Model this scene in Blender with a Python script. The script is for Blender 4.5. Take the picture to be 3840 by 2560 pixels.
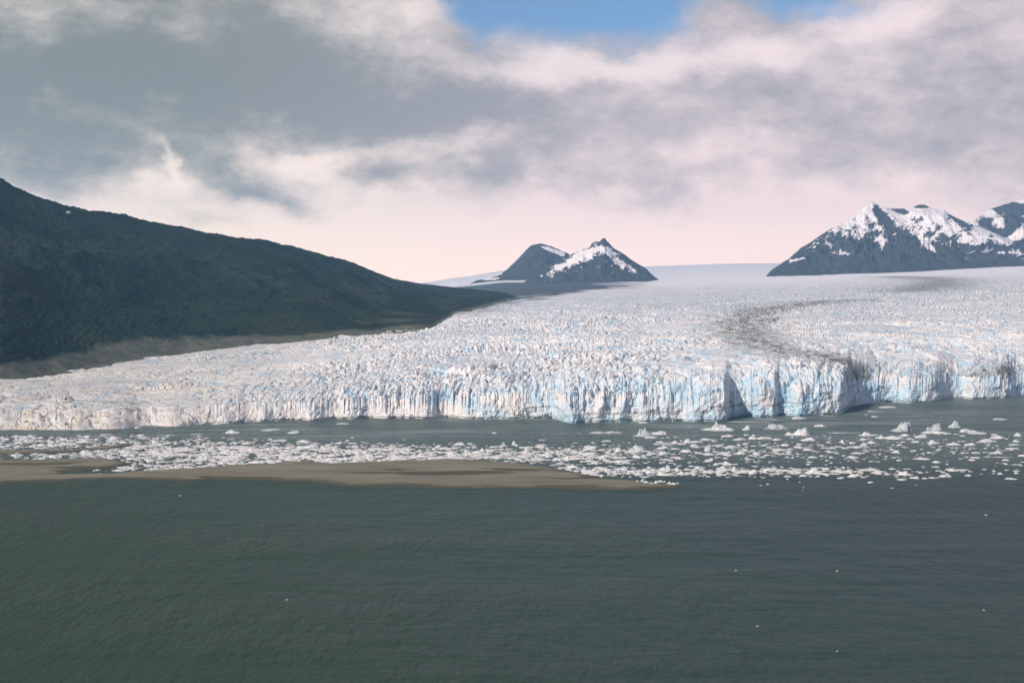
import bpy, math, random
import numpy as np

# ------------------------------------------------------------------ camera, world, sun, exposure
for o in list(bpy.data.objects): bpy.data.objects.remove(o)
SC = bpy.context.scene
COL = SC.collection
H = 160.0; F = 4800.0; PITCH = math.atan(220.0/F)
cam = bpy.data.cameras.new('camera'); camo = bpy.data.objects.new('camera', cam); COL.objects.link(camo)
camo.location = (0, 0, H); camo.rotation_euler = (math.pi/2-PITCH, 0, 0)
cam.sensor_width = 36.0; cam.lens = 36.0*F/3840.0; cam.clip_start = 1.0; cam.clip_end = 80000.0
SC.camera = camo
SC.view_settings.view_transform = 'Standard'; SC.view_settings.look = 'None'
SC.view_settings.gamma = 1.0; SC.view_settings.use_curve_mapping = False
SC.view_settings.exposure = 0.30
SUN_DIR = np.array([-0.77, -0.64, 0.0]); SUN_DIR /= np.linalg.norm(SUN_DIR); SUN_EL = math.radians(36)
sv = np.array([SUN_DIR[0]*math.cos(SUN_EL), SUN_DIR[1]*math.cos(SUN_EL), math.sin(SUN_EL)])
sl = bpy.data.lights.new('sun', 'SUN'); so = bpy.data.objects.new('sun', sl); COL.objects.link(so)
sl.energy = 4.2; sl.angle = math.radians(0.5); sl.color = (1.0, 0.885, 0.77)
from mathutils import Vector
so.rotation_euler = Vector(sv).to_track_quat('Z', 'Y').to_euler()
so.location = (0, 0, 3000)

class NT:
    """tiny node helper"""
    def __init__(s, tree):
        s.t = tree; s.n = tree.nodes; s.l = tree.links; s.n.clear()
    def node(s, typ, **kw):
        n = s.n.new(typ)
        for k, v in kw.items(): setattr(n, k, v)
        return n
    def put(s, inp, v):
        if hasattr(v, 'is_output') or isinstance(v, bpy.types.NodeSocket): s.l.new(v, inp)
        elif isinstance(v, (tuple, list)) and inp.type == 'RGBA' and len(v) == 3: inp.default_value = (*v, 1)
        else: inp.default_value = v
    def m(s, op, a, b=None, c=None, clamp=False):
        n = s.node('ShaderNodeMath', operation=op); n.use_clamp = clamp
        s.put(n.inputs[0], a)
        if b is not None: s.put(n.inputs[1], b)
        if c is not None: s.put(n.inputs[2], c)
        return n.outputs[0]
    def mix(s, f, a, b, blend='MIX'):
        n = s.node('ShaderNodeMix', data_type='RGBA', blend_type=blend)
        s.put(n.inputs[0], f); s.put(n.inputs[6], a); s.put(n.inputs[7], b)
        return n.outputs[2]
    def noise(s, vec, scale, detail=4, rough=0.5, dist=0.0):
        n = s.node('ShaderNodeTexNoise'); s.put(n.inputs['Vector'], vec)
        n.inputs['Scale'].default_value = scale; n.inputs['Detail'].default_value = detail
        n.inputs['Roughness'].default_value = rough; n.inputs['Distortion'].default_value = dist
        return n
    def ramp(s, f, lo, hi, a=0.0, b=1.0):
        n = s.node('ShaderNodeMapRange', interpolation_type='SMOOTHSTEP'); s.put(n.inputs[0], f)
        s.put(n.inputs[1], lo); s.put(n.inputs[2], hi); s.put(n.inputs[3], a); s.put(n.inputs[4], b)
        return n.outputs[0]
    def mapping(s, vec, scale=(1,1,1), rot=(0,0,0), loc=(0,0,0)):
        n = s.node('ShaderNodeMapping'); s.put(n.inputs[0], vec)
        n.inputs['Scale'].default_value = scale; n.inputs['Rotation'].default_value = rot; n.inputs['Location'].default_value = loc
        return n.outputs[0]
    def attr(s, name):
        return s.node('ShaderNodeAttribute', attribute_name=name).outputs['Fac']

# ---- sky: Nishita blue with a deck of clouds placed by direction (azimuth, elevation)
W = bpy.data.worlds.new('World'); SC.world = W; W.use_nodes = True
w = NT(W.node_tree)
tc = w.node('ShaderNodeTexCoord').outputs['Generated']
sky = w.node('ShaderNodeTexSky', sky_type='NISHITA'); sky.sun_disc = False
sky.sun_elevation = SUN_EL; sky.sun_rotation = math.atan2(sv[0], sv[1])
sky.altitude = 600; sky.air_density = 1.0; sky.dust_density = 0.0; sky.ozone_density = 5.0
sx = w.node('ShaderNodeSeparateXYZ'); w.put(sx.inputs[0], tc)
X, Y, Z = sx.outputs
az = w.m('ARCTAN2', X, Y); el = w.m('ARCSINE', w.m('MINIMUM', w.m('MAXIMUM', Z, -1.0), 1.0))
# wind-torn warp
cxyz = w.node('ShaderNodeCombineXYZ'); w.put(cxyz.inputs[0], az); w.put(cxyz.inputs[1], w.m('MULTIPLY', el, 1.35)); w.put(cxyz.inputs[2], 0.0)
P = cxyz.outputs[0]
wn = w.noise(P, 7.0, 6, 0.58)
wsep = w.node('ShaderNodeSeparateColor'); w.put(wsep.inputs[0], wn.outputs['Color'])
waz = w.m('ADD', az, w.m('MULTIPLY', w.m('SUBTRACT', wsep.outputs[0], 0.5), 0.17))
wel = w.m('ADD', el, w.m('MULTIPLY', w.m('SUBTRACT', wsep.outputs[1], 0.5), 0.085))
def blob(px, py, rx, ry, amp, rot=0.0):
    a0 = math.atan((px-1920)/F); e0 = math.atan((1060-py)/F)
    dx = w.m('SUBTRACT', waz, a0); dy = w.m('SUBTRACT', wel, e0)
    c, s_ = math.cos(rot), math.sin(rot)
    if rot:
        u = w.m('ADD', w.m('MULTIPLY', dx, c), w.m('MULTIPLY', dy, s_)); v = w.m('SUBTRACT', w.m('MULTIPLY', dy, c), w.m('MULTIPLY', dx, s_))
    else: u, v = dx, dy
    u = w.m('MULTIPLY', u, F/rx); v = w.m('MULTIPLY', v, F/ry)
    r2 = w.m('ADD', w.m('MULTIPLY', u, u), w.m('MULTIPLY', v, v))
    return w.m('MULTIPLY', w.m('EXPONENT', w.m('MULTIPLY', r2, -1.0)), amp)
def total(lst, start):
    acc = start
    for b in lst: acc = w.m('ADD', acc, blob(*b))
    return acc
n2 = w.noise(P, 12.0, 9, 0.66).outputs['Fac']
n3 = w.noise(w.mapping(P, (1, 1.5, 1), (0, 0, 0.3), (3, 1, 0)), 22.0, 8, 0.70).outputs['Fac']
# brightness of the cloud deck: 0 = slate grey underside, 1 = sunlit vapour
base = w.ramp(wel, math.atan((1060-560)/F), math.atan((1060-880)/F), 0.30, 1.05)
bright = total([
  (150, 20, 600, 120, -0.02), (250, 340, 900, 130, -0.30), (1300, 430, 700, 170, -0.30), (60, 520, 300, 130, -0.22), (950, 150, 380, 160, -0.22),
  (1500, 70, 220, 180, 0.32), (1750, 420, 300, 120, -0.15), (650, 620, 120, 26, 0.42, -0.85), (560, 690, 130, 60, 0.34), (1180, 640, 260, 36, 0.36, -0.25),
  (1450, 610, 280, 40, 0.30, 0.1), (1750, 560, 160, 40, 0.30, 0.3), (1080, 730, 230, 42, -0.42, -0.35), (1470, 690, 110, 34, -0.38), (250, 690, 420, 90, -0.30), (760, 830, 260, 45, -0.24),
  (1850, 640, 260, 60, -0.20), (2250, 250, 440, 60, 0.62), (2850, 215, 230, 75, 0.50), (2450, 440, 560, 110, 0.02), (2700, 130, 150, 120, -0.02),
  (3300, 90, 250, 60, 0.50), (3250, 180, 330, 90, 0.10), (3500, 300, 500, 130, 0.10), (3500, 540, 500, 70, -0.10), (2450, 600, 300, 45, 0.22), (2750, 560, 360, 45, 0.20), (2500, 690, 260, 70, -0.16), (3300, 700, 500, 60, 0.02), (3840, 880, 300, 170, -0.20)], base)
bright = w.m('ADD', bright, w.m('MULTIPLY', w.m('SUBTRACT', n2, 0.5), 0.80))
bright = w.m('ADD', bright, w.m('MULTIPLY', w.m('SUBTRACT', n3, 0.5), 1.0), clamp=True)
bright = w.ramp(bright, -0.05, 0.95)
# opening of clear blue
hole = total([(2150, 10, 520, 120, 1.35), (2050, -260, 750, 330, 1.1), (1750, 30, 160, 60, 0.25), (3000, 20, 240, 60, 0.75), (3000, -280, 500, 220, 0.8), (2680, 60, 130, 130, -0.8), (1500, 90, 200, 200, -0.8), (2250, 370, 700, 70, -0.35)], 0.0)
hole = w.m('ADD', hole, w.m('MULTIPLY', w.m('SUBTRACT', n2, 0.5), 0.8))
hole = w.m('ADD', hole, w.ramp(el, 0.27, 0.55, 0.0, 0.72))
back = w.ramp(w.m('ABSOLUTE', az), 0.9, 1.6, 0.0, 0.5); hole = w.m('ADD', hole, back)
hole = w.ramp(hole, 0.12, 1.15)
# the cloud's own hue: greenish slate on the left, mauve on the right
side = w.ramp(az, -0.30, 0.12)
dark = w.mix(side, (0.225, 0.238, 0.222), (0.36, 0.335, 0.365))
lite = w.mix(side, (0.90, 0.79, 0.70), (0.90, 0.74, 0.73))
cloud = w.mix(bright, dark, lite)
cloud = w.mix(w.ramp(el, -0.02, 0.17), w.mix(1.0, cloud, (1.95, 1.70, 1.47), 'MULTIPLY'), cloud)
up = 1.0          # thicker deck overhead, above the frame
sc = w.node('ShaderNodeVectorMath', operation='SCALE'); w.put(sc.inputs[0], cloud); w.put(sc.inputs[3], up)
nsc = w.node('ShaderNodeVectorMath', operation='SCALE'); w.put(nsc.inputs[0], sky.outputs[0]); nsc.inputs[3].default_value = 0.095
final = w.mix(hole, sc.outputs[0], nsc.outputs[0])
bg = w.node('ShaderNodeBackground'); w.put(bg.inputs[0], final); bg.inputs[1].default_value = 1.0
out = w.node('ShaderNodeOutputWorld'); w.l.new(bg.outputs[0], out.inputs[0])

# ------------------------------------------------------------------ numpy noise
def _h(ix, iy, seed):
    ix = ix.astype(np.int64); iy = iy.astype(np.int64)
    n = (ix*374761393 + iy*668265263 + seed*974634777) & 0xffffffff
    n = ((n ^ (n >> 13))*1274126177) & 0xffffffff
    n = ((n ^ (n >> 16))*2246822519) & 0xffffffff
    return (n ^ (n >> 15)) & 0xffffffff
def h01(ix, iy, seed): return _h(ix, iy, seed)/4294967295.0
def perlin(x, y, seed=0):
    x = np.asarray(x, float); y = np.asarray(y, float)
    x0 = np.floor(x); y0 = np.floor(y); fx = x-x0; fy = y-y0
    ux = fx*fx*fx*(fx*(fx*6-15)+10); uy = fy*fy*fy*(fy*(fy*6-15)+10)
    def g(i, j):
        a = h01(x0+i, y0+j, seed)*2*np.pi
        return np.cos(a)*(fx-i)+np.sin(a)*(fy-j)
    a = g(0,0)*(1-ux)+g(1,0)*ux; b = g(0,1)*(1-ux)+g(1,1)*ux
    return (a*(1-uy)+b*uy)*1.5
def fbm(x, y, oct=4, seed=0, gain=0.5):
    s = 0; a = 1.0; t = 0
    for k in range(oct):
        s = s + a*perlin(x*2**k, y*2**k, seed+k*17); t += a; a *= gain
    return s/t
def ridged(x, y, oct=4, seed=0, gain=0.5):
    s = 0; a = 1.0; t = 0
    for k in range(oct):
        s = s + a*(1-np.abs(perlin(x*2**k, y*2**k, seed+k*31))*1.6); t += a; a *= gain
    return s/t
def worley(x, y, seed=0):
    """returns F1, F2, random1, random2, random3, dx, dy (offset to the cell's centre)"""
    x0 = np.floor(x); y0 = np.floor(y)
    F1 = np.full(x.shape, 9.0); F2 = np.full(x.shape, 9.0)
    cx = np.zeros(x.shape); cy = np.zeros(x.shape); dx = np.zeros(x.shape); dy = np.zeros(x.shape)
    for i in (-1, 0, 1):
        for j in (-1, 0, 1):
            a = x0+i; b = y0+j
            ox = a+0.1+0.8*h01(a, b, seed)-x; oy = b+0.1+0.8*h01(a, b, seed+5)-y
            d = np.sqrt(ox*ox+oy*oy); c = d < F1
            F2 = np.where(c, F1, np.minimum(F2, d))
            cx = np.where(c, a, cx); cy = np.where(c, b, cy); dx = np.where(c, ox, dx); dy = np.where(c, oy, dy)
            F1 = np.where(c, d, F1)
    return F1, F2, h01(cx, cy, seed+11), h01(cx, cy, seed+12), h01(cx, cy, seed+13), dx, dy
def sstep(a, b, x):
    t = np.clip((x-a)/(b-a), 0, 1); return t*t*(3-2*t)

# ------------------------------------------------------------------ mesh helpers
def np_mesh(name, V, Fq, mat, attrs=None, smooth=False, kind=None, label=None):
    me = bpy.data.meshes.new(name); V = np.asarray(V, np.float32); Fq = np.asarray(Fq, np.int32)
    k = Fq.shape[1]
    me.vertices.add(len(V)); me.vertices.foreach_set('co', V.ravel())
    me.loops.add(Fq.size); me.loops.foreach_set('vertex_index', Fq.ravel())
    me.polygons.add(len(Fq)); me.polygons.foreach_set('loop_start', np.arange(0, Fq.size, k, dtype=np.int32))
    me.polygons.foreach_set('loop_total', np.full(len(Fq), k, np.int32))
    me.polygons.foreach_set('use_smooth', np.full(len(Fq), smooth, bool))
    me.update(calc_edges=True)
    for a, v in (attrs or {}).items():
        at = me.attributes.new(a, 'FLOAT', 'POINT'); at.data.foreach_set('value', np.asarray(v, np.float32).ravel())
    me.materials.append(mat)
    o = bpy.data.objects.new(name, me); COL.objects.link(o)
    if kind: o['kind'] = kind
    if label: o['label'] = label
    return o
def grid_faces(R, C):
    i = np.arange(R*C, dtype=np.int32).reshape(R, C)
    return np.stack([i[:-1, :-1], i[:-1, 1:], i[1:, 1:], i[1:, :-1]], -1).reshape(-1, 4)
def pxu(px): return (np.asarray(px, float)-1920)/F
def ray_ground(px, py, z=0.0):
    xc = (px-1920)/F; yc = (1280-py)/F
    d = (xc, math.cos(PITCH)+yc*math.sin(PITCH), -math.sin(PITCH)+yc*math.cos(PITCH))
    t = (z-H)/d[2]
    return d[0]*t, d[1]*t
def pl(pts, x):
    p = np.array(pts, float); return np.interp(x, p[:, 0], p[:, 1])

# ------------------------------------------------------------------ materials
def new_mat(name):
    m = bpy.data.materials.new(name); m.use_nodes = True; return m, NT(m.node_tree)
def finish(nt, col, rough, bump=None, bstr=0.3, bdist=1.0, spec=0.5, **kw):
    b = nt.node('ShaderNodeBsdfPrincipled'); nt.put(b.inputs['Base Color'], col); nt.put(b.inputs['Roughness'], rough)
    b.inputs['Specular IOR Level'].default_value = spec
    for k, v in kw.items(): nt.put(b.inputs[k], v)
    if bump is not None:
        bn = nt.node('ShaderNodeBump'); bn.inputs['Strength'].default_value = bstr; bn.inputs['Distance'].default_value = bdist
        nt.put(bn.inputs['Height'], bump); nt.l.new(bn.outputs[0], b.inputs['Normal'])
    o = nt.node('ShaderNodeOutputMaterial'); nt.l.new(b.outputs[0], o.inputs[0])
    return b
def pos(nt): return nt.node('ShaderNodeNewGeometry').outputs['Position']

def mat_glacier():
    m, n = new_mat('glacier_ice'); p = pos(n)
    dirt = n.attr('dirt'); blue = n.attr('blue'); warm = n.attr('warm')
    a = n.noise(p, 0.05, 5, 0.6).outputs['Fac']; b = n.noise(p, 0.35, 4, 0.6).outputs['Fac']
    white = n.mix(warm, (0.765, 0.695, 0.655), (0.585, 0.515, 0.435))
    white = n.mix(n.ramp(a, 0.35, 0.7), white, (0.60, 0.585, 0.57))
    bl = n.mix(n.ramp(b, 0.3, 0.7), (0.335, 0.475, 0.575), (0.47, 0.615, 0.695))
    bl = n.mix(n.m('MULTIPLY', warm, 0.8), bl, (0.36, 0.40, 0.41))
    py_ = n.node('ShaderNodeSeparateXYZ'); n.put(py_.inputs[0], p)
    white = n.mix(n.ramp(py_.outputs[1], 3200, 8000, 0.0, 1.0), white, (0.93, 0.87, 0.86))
    c = n.mix(blue, white, bl)
    dc = n.mix(n.ramp(b, 0.3, 0.75), (0.13, 0.13, 0.115), (0.27, 0.26, 0.235))
    c = n.mix(dirt, c, dc)
    c = n.mix(n.attr('rock'), c, n.mix(n.ramp(a, 0.3, 0.7), (0.035, 0.050, 0.058), (0.07, 0.085, 0.09)))  # rock tone, also standing in for cloud shadow on the far ice
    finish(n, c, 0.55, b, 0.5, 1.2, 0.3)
    return m
def mat_berg(name, tint, dirty):
    m, n = new_mat(name); p = pos(n); g = n.node('ShaderNodeNewGeometry')
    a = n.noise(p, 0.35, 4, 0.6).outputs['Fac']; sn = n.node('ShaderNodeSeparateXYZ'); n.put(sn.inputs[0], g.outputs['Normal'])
    c = n.mix(n.ramp(a, 0.4, 0.7), tint, tuple(0.85*t for t in tint))
    ri = n.node('ShaderNodeObjectInfo').outputs['Random']; vv = n.noise(p, 0.11, 3, 0.7).outputs['Fac']
    c = n.mix(n.m('MULTIPLY', n.ramp(n.m('ADD', ri, vv), 0.7, 1.5), 0.75), c, (0.46, 0.50, 0.51))
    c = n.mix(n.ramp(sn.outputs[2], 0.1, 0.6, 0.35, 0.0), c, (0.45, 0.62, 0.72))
    c = n.mix(n.m('MULTIPLY', n.ramp(n.noise(p, 0.18, 3, 0.6).outputs['Fac'], 0.45, 0.62), dirty), c, (0.26, 0.235, 0.20))
    finish(n, c, 0.5, a, 0.4, 0.5, 0.3)
    return m
def mat_hill():
    m, n = new_mat('forested_hill'); p = pos(n)
    rock = n.attr('rock'); snow = n.attr('snow')
    a = n.noise(n.mapping(p, (1, 1, 2.5)), 0.006, 6, 0.6).outputs['Fac']; b = n.noise(p, 0.06, 4, 0.65).outputs['Fac']
    g = n.mix(n.ramp(a, 0.42, 0.66), (0.004, 0.017, 0.013), (0.024, 0.037, 0.022))
    g = n.mix(n.ramp(b, 0.35, 0.75), g, (0.020, 0.036, 0.022))
    rk = n.mix(n.ramp(b, 0.3, 0.7), (0.075, 0.083, 0.062), (0.14, 0.14, 0.105))
    c = n.mix(rock, g, rk); c = n.mix(snow, c, (0.8, 0.8, 0.8))
    finish(n, c, 0.9, b, 0.6, 4.0, 0.1)
    return m
def mat_mountain():
    m, n = new_mat('rock_and_snow'); p = pos(n)
    s = n.attr('snow'); b = n.noise(p, 0.012, 5, 0.6).outputs['Fac']
    rk = n.mix(b, (0.030, 0.038, 0.048), (0.085, 0.085, 0.09))
    edge = n.m('ADD', s, n.m('MULTIPLY', n.m('SUBTRACT', n.noise(n.mapping(p, (1, 0.5, 1.3), (0, 0, 0)), 0.024, 6, 0.7).outputs['Fac'], 0.5), 0.80))
    c = n.mix(n.ramp(edge, 0.44, 0.56), rk, (0.84, 0.775, 0.765))
    finish(n, c, 0.8, b, 0.5, 20.0, 0.1)
    return m
def mat_water():
    m, n = new_mat('glacial_water'); p = pos(n); sp = n.node('ShaderNodeSeparateXYZ'); n.put(sp.inputs[0], p)
    big = n.noise(n.mapping(p, (0.35, 1, 1)), 0.006, 5, 0.6).outputs['Fac']
    streak = n.noise(n.mapping(p, (0.20, 1, 1), (0, 0, 0.05)), 0.022, 6, 0.6, 1.2).outputs['Fac']
    milk = n.m('MULTIPLY', n.ramp(sp.outputs[1], 1180, 1380), n.ramp(streak, 0.38, 0.74))
    c = n.mix(n.ramp(big, 0.35, 0.7), (0.020, 0.044, 0.025), (0.034, 0.056, 0.034))
    c = n.mix(n.ramp(n.m('ADD', sp.outputs[0], n.m('MULTIPLY', big, 160)), -120, 420), c, (0.018, 0.040, 0.034))
    lag = n.ramp(sp.outputs[1], 1040, 1200)
    c = n.mix(lag, c, (0.062, 0.094, 0.082)); c = n.mix(n.m('MULTIPLY', milk, 0.8), c, (0.21, 0.245, 0.235))
    w1 = n.noise(n.mapping(p, (1, 0.33, 1), (0, 0, math.radians(62))), 0.22, 5, 0.62, 0.6).outputs['Fac']
    w2 = n.noise(n.mapping(p, (1, 0.4, 1), (0, 0, math.radians(50))), 0.05, 3, 0.55).outputs['Fac']
    h = n.m('ADD', n.m('MULTIPLY', w1, 1.3), n.m('MULTIPLY', w2, 2.6))
    h = n.m('MULTIPLY', h, n.ramp(big, 0.35, 0.65, 0.5, 1.5))
    b = finish(n, c, 0.42, h, 0.85, 1.9, 0.2); b.inputs['IOR'].default_value = 1.33
    return m
def mat_sand():
    m, n = new_mat('wet_grey_sand'); p = pos(n)
    dry = n.attr('dry'); a = n.noise(n.mapping(p, (0.25, 1, 1)), 0.05, 5, 0.6).outputs['Fac']
    c = n.mix(n.ramp(a, 0.35, 0.7), (0.165, 0.148, 0.100), (0.230, 0.208, 0.148))
    gr = n.noise(p, 0.5, 4, 0.7).outputs['Fac']; c = n.mix(n.ramp(gr, 0.42, 0.7, 0.0, 0.5), c, (0.12, 0.11, 0.085))
    c = n.mix(n.ramp(dry, 0.0, 1.0), (0.070, 0.066, 0.043), c)
    finish(n, c, 0.8, a, 0.3, 0.5, 0.2)
    return m
M_ICE = mat_glacier(); M_HILL = mat_hill(); M_MTN = mat_mountain(); M_WATER = mat_water(); M_SAND = mat_sand()
M_BERG = mat_berg('berg_ice', (0.70, 0.665, 0.635), 0.45); M_DIRTY = mat_berg('dirty_berg_ice', (0.46, 0.44, 0.42), 0.85)

# ------------------------------------------------------------------ water
np_mesh('water', [(-30000, -3000, 0), (30000, -3000, 0), (30000, 40000, 0), (-30000, 40000, 0)], [(0, 1, 2, 3)], M_WATER, kind='structure', label='dark green grey glacial lagoon')

# ------------------------------------------------------------------ glacier
FRONT = [(-1600,1620),(-600,1614),(0,1612),(150,1611),(250,1613),(400,1611),(470,1607),(500,1598),(560,1594),(640,1600),(700,1594),(790,1588),(880,1588),(905,1580),(1000,1578),(1090,1574),(1210,1576),(1225,1567),
 (1300,1571),(1340,1573),(1360,1562),(1430,1569),(1500,1567),(1630,1570),(1645,1560),(1690,1560),(1720,1567),(1800,1570),(1900,1570),(2000,1566),(2080,1568),(2115,1580),(2148,1588),(2180,1582),(2240,1583),(2270,1580),(2330,1581),(2360,1577),(2420,1580),
 (2560,1578),(2600,1582),(2680,1579),(2726,1577),(2744,1562),(2800,1559),(2840,1562),(2905,1562),(2922,1554),(2990,1559),(3080,1556),(3155,1550),(3176,1543),(3188,1526),(3260,1513),(3330,1507),(3359,1508),(3420,1511),(3480,1508),(3512,1505),(3545,1497),(3580,1492),(3612,1491),(3650,1496),(3720,1494),(3796,1491),(3825,1482),(3870,1477),(4000,1478),(4400,1470),(5400,1460)]
TOPE = [(-1600,14),(-600,16),(0,15),(250,16),(300,17),(500,18),(800,21),(1100,24),(1300,27),(1450,33),(1640,39),(1800,43),(2000,47),(2200,52),(2500,54),(3000,56),(3180,54),(3350,50),(3600,48),(3840,48),(5400,48)]
us = np.concatenate([np.arange(-0.62, -0.43, 3/1280), np.arange(-0.43, 0.43, 0.85/1280), np.arange(0.43, 0.62, 3/1280)])
px_c = 1920+us*F
fy = pl(FRONT, px_c)
YW = np.array([ray_ground(1920, y)[1] for y in np.arange(1440, 1640, 1.0)])
def front(px, z):
    sh = z*1.5*perlin(px/170, 0*px, 801)+10*perlin(px/60, z/14, 803)*np.clip(z/10, 0, 1)
    r_ = np.interp(pl(FRONT, px+sh), np.arange(1440, 1640, 1.0), YW)
    ks = np.hanning(9); ks /= ks.sum()
    kb = np.hanning(47); kb /= kb.sum(); wl = 1-sstep(1700, 2250, px_c)
    def sm(q): return np.convolve(np.pad(q, 4, 'edge'), ks, 'valid')*(1-wl)+np.convolve(np.pad(q, 23, 'edge'), kb, 'valid')*wl
    return sm(r_) if r_.ndim == 1 else np.array([sm(q) for q in r_])
Rf = front(px_c, 0*px_c)
ztop0 = pl(TOPE, px_c)*(1-0.15*sstep(900, 1600, px_c)); Rb = Rf; Rf = front(px_c, ztop0*0.75)
COLS = [
 (-1600,[(1350,6),(1500,16),(1650,16),(2100,0),(3000,-20)]),
 (-600,[(1370,6),(1500,20),(1680,26),(2100,5),(3000,-20)]),
 (0,[(1391,8),(1500,23),(1600,30),(1700,32),(1900,18),(2500,-10)]),
 (500,[(1410,19),(1600,34),(1800,40),(2050,40),(2400,18),(3000,-5)]),
 (960,[(1465,28),(1700,42),(2000,49),(2250,50),(2700,25),(4000,0)]),
 (1300,[(1500,35),(1800,52),(2200,61),(2400,62),(3000,35),(5000,20)]),
 (1600,[(1506,46),(1800,60),(2200,70),(2400,73),(3000,55),(5000,50),(8000,60),(11000,100),(15000,170)]),
 (1720,[(1512,48),(1800,62),(2200,74),(2800,84),(3300,86),(4500,78),(6000,100),(8000,125),(11000,160),(15000,225)]),
 (1900,[(1515,51),(1800,64),(2200,77),(2800,88),(3500,97),(4200,102),(6000,130),(8000,150),(11000,205),(15000,310)]),
 (2300,[(1465,58),(1800,70),(2200,80),(2800,93),(3500,105),(4500,120),(6000,138),(8000,160),(11000,215),(15000,350)]),
 (2800,[(1500,60),(1800,72),(2200,84),(2800,100),(3500,115),(4500,132),(6000,157),(8000,192),(11000,255),(15000,392)]),
 (3300,[(1650,54),(1800,66),(2200,86),(2800,105),(3500,124),(4500,147),(6000,180),(8000,218),(15000,400)]),
 (3840,[(1790,51),(2000,70),(2400,90),(2800,108),(3500,130),(4500,160),(6000,202),(8000,262),(15000,450)]),
 (5400,[(1790,51),(2000,70),(2400,95),(2800,118),(3500,145),(4500,180),(6000,230),(8000,300),(15000,500)])]
YS = np.concatenate([np.arange(1300, 3000, 25), np.arange(3000, 15600, 150)])
TAB = np.array([pl(c[1], YS) for c in COLS])
ker = np.hanning(9); ker /= ker.sum()
TAB = np.array([np.convolve(np.pad(r, 4, 'edge'), ker, 'valid') for r in TAB])
CPX = np.array([c[0] for c in COLS], float)
def base_e(px, Yd):
    px = np.asarray(px, float); Yd = np.asarray(Yd, float)
    ci = np.clip(np.searchsorted(CPX, px)-1, 0, len(CPX)-2)
    t = np.clip((px-CPX[ci])/(CPX[ci+1]-CPX[ci]), 0, 1); t = t*t*(3-2*t)*0.5+t*0.5
    yi = np.interp(Yd, YS, np.arange(len(YS))); y0 = np.clip(yi.astype(int), 0, len(YS)-2); fy_ = yi-y0
    def s(c): return TAB[c, y0]*(1-fy_)+TAB[c, y0+1]*fy_
    return s(ci)*(1-t)+s(ci+1)*t

def serac(Xw, Yw, px, d):
    """relief of the crevassed surface, and crack depth 0..1"""
    wx = Xw+fbm(Xw/45, Yw/45, 3, 3)*16; wy = Yw+fbm(Xw/45, Yw/45, 3, 9)*16
    ang = 0.35+0.5*perlin(Xw/600, Yw/600, 77)
    ca, sa = np.cos(ang), np.sin(ang); rx = wx*ca+wy*sa; ry = -wx*sa+wy*ca
    F1, F2, r1, r2, r3, dx, dy = worley(rx/21, ry/16, 1)
    crack = 1-sstep(0.0, 0.42, F2-F1)
    h = (r1-0.5)*1.0+((r2-0.5)*dx+(r3-0.5)*dy)*2.1-crack*0.75
    f1, f2, q1, q2, q3, ex, ey = worley(wx/6.8, wy/6, 21)
    crack2 = 1-sstep(0.0, 0.3, f2-f1)
    h2 = (q1-0.5)+((q2-0.5)*ex+(q3-0.5)*ey)*1.8-crack2*0.4
    G1, G2, s1, s2, s3, gx, gy = worley(wx/75, wy/60, 41)
    h3 = (s1-0.5)+((s2-0.5)*gx+(s3-0.5)*gy)*1.3-0.5*(1-sstep(0, 0.2, G2-G1))
    return h, h2, h3, crack, crack2

# rows over the top
dsteps = [0.0]; st = 1.5
while dsteps[-1] < 13200:
    dsteps.append(dsteps[-1]+st); st *= 1.0062
dr = np.array(dsteps)
zf = np.linspace(0, 1, 64)
C = len(us)
Xf0 = us*Rf
def face_off(a, z, px):
    """horizontal carving of the ice cliff (metres back from the mean face)"""
    big = 8*fbm(a/85+z*0.004, z/130, 2, 200)
    sh = z*0.10*perlin(a/90, 0*a, 207)*2
    pill = 1-np.abs(perlin((a+sh)/15, z/55, 211))*2.2
    pill2 = 1-np.abs(perlin((a+sh*0.7)/6.2, z/26, 213))*2.0
    F1, F2, r1, r2, r3, dx, dy = worley((a+sh)/9.5, z/17, 231)
    blk = (r1-0.5)*1.3+(r2-0.5)*dx*3.0+(r3-0.5)*dy*1.2
    f1, f2, q1, q2, q3, ex, ey = worley(a/4.2+z*0.03, z/4.5, 233)
    sm = (q1-0.5)+(q2-0.5)*ex*2
    k = 0.28+0.85*sstep(-0.15, 0.3, perlin(a/95, z/90, 219)+0.25*(z/50-0.5))     # smooth walls and broken walls alternate
    fl = 0.35+0.65*sstep(1500, 2300, px)
    off = big - pill*0.8*k*fl - pill2*0.35*k*fl + blk*2.9*k + 3.0*fbm((a+z*0.8)/13, (z-a*0.5)/10, 4, 243) + (1-fl)*4.0*fbm((a-z*0.5)/26, (z+a*0.3)/17, 4, 247) + sm*1.5 + 3.0*k*fbm((a+z*0.7)/20, (z-a*0.4)/14, 3, 241) + 0.5*perlin(a/1.8, z/2.2, 221)
    crackd = np.clip(sstep(0.25, -0.35, pill)*0.7+(1-sstep(0, 0.16, F2-F1))*0.35*k, 0, 1)
    return off, crackd
small = sstep(350, 1400, px_c)                  # how much of a cliff the front is here
face_amp = 0.10+0.90*small
lean = 60-44*sstep(200, 1100, px_c)
# top surface
offtop, _ = face_off(Xf0, ztop0*(1-0.20*small), px_c)
offtop = offtop*face_amp+lean
kk = np.hanning(161); kk /= kk.sum(); Rs = np.convolve(np.pad(Rf+offtop, 80, 'edge'), kk, 'valid')
Yt = Rs[None, :]+dr[:, None]+(Rf+offtop-Rs)[None, :]*np.exp(-dr/115)[:, None]
Xt = us[None, :]*Yt; PX = np.broadcast_to(px_c[None, :], Yt.shape)
E = base_e(PX, Yt)
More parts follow.
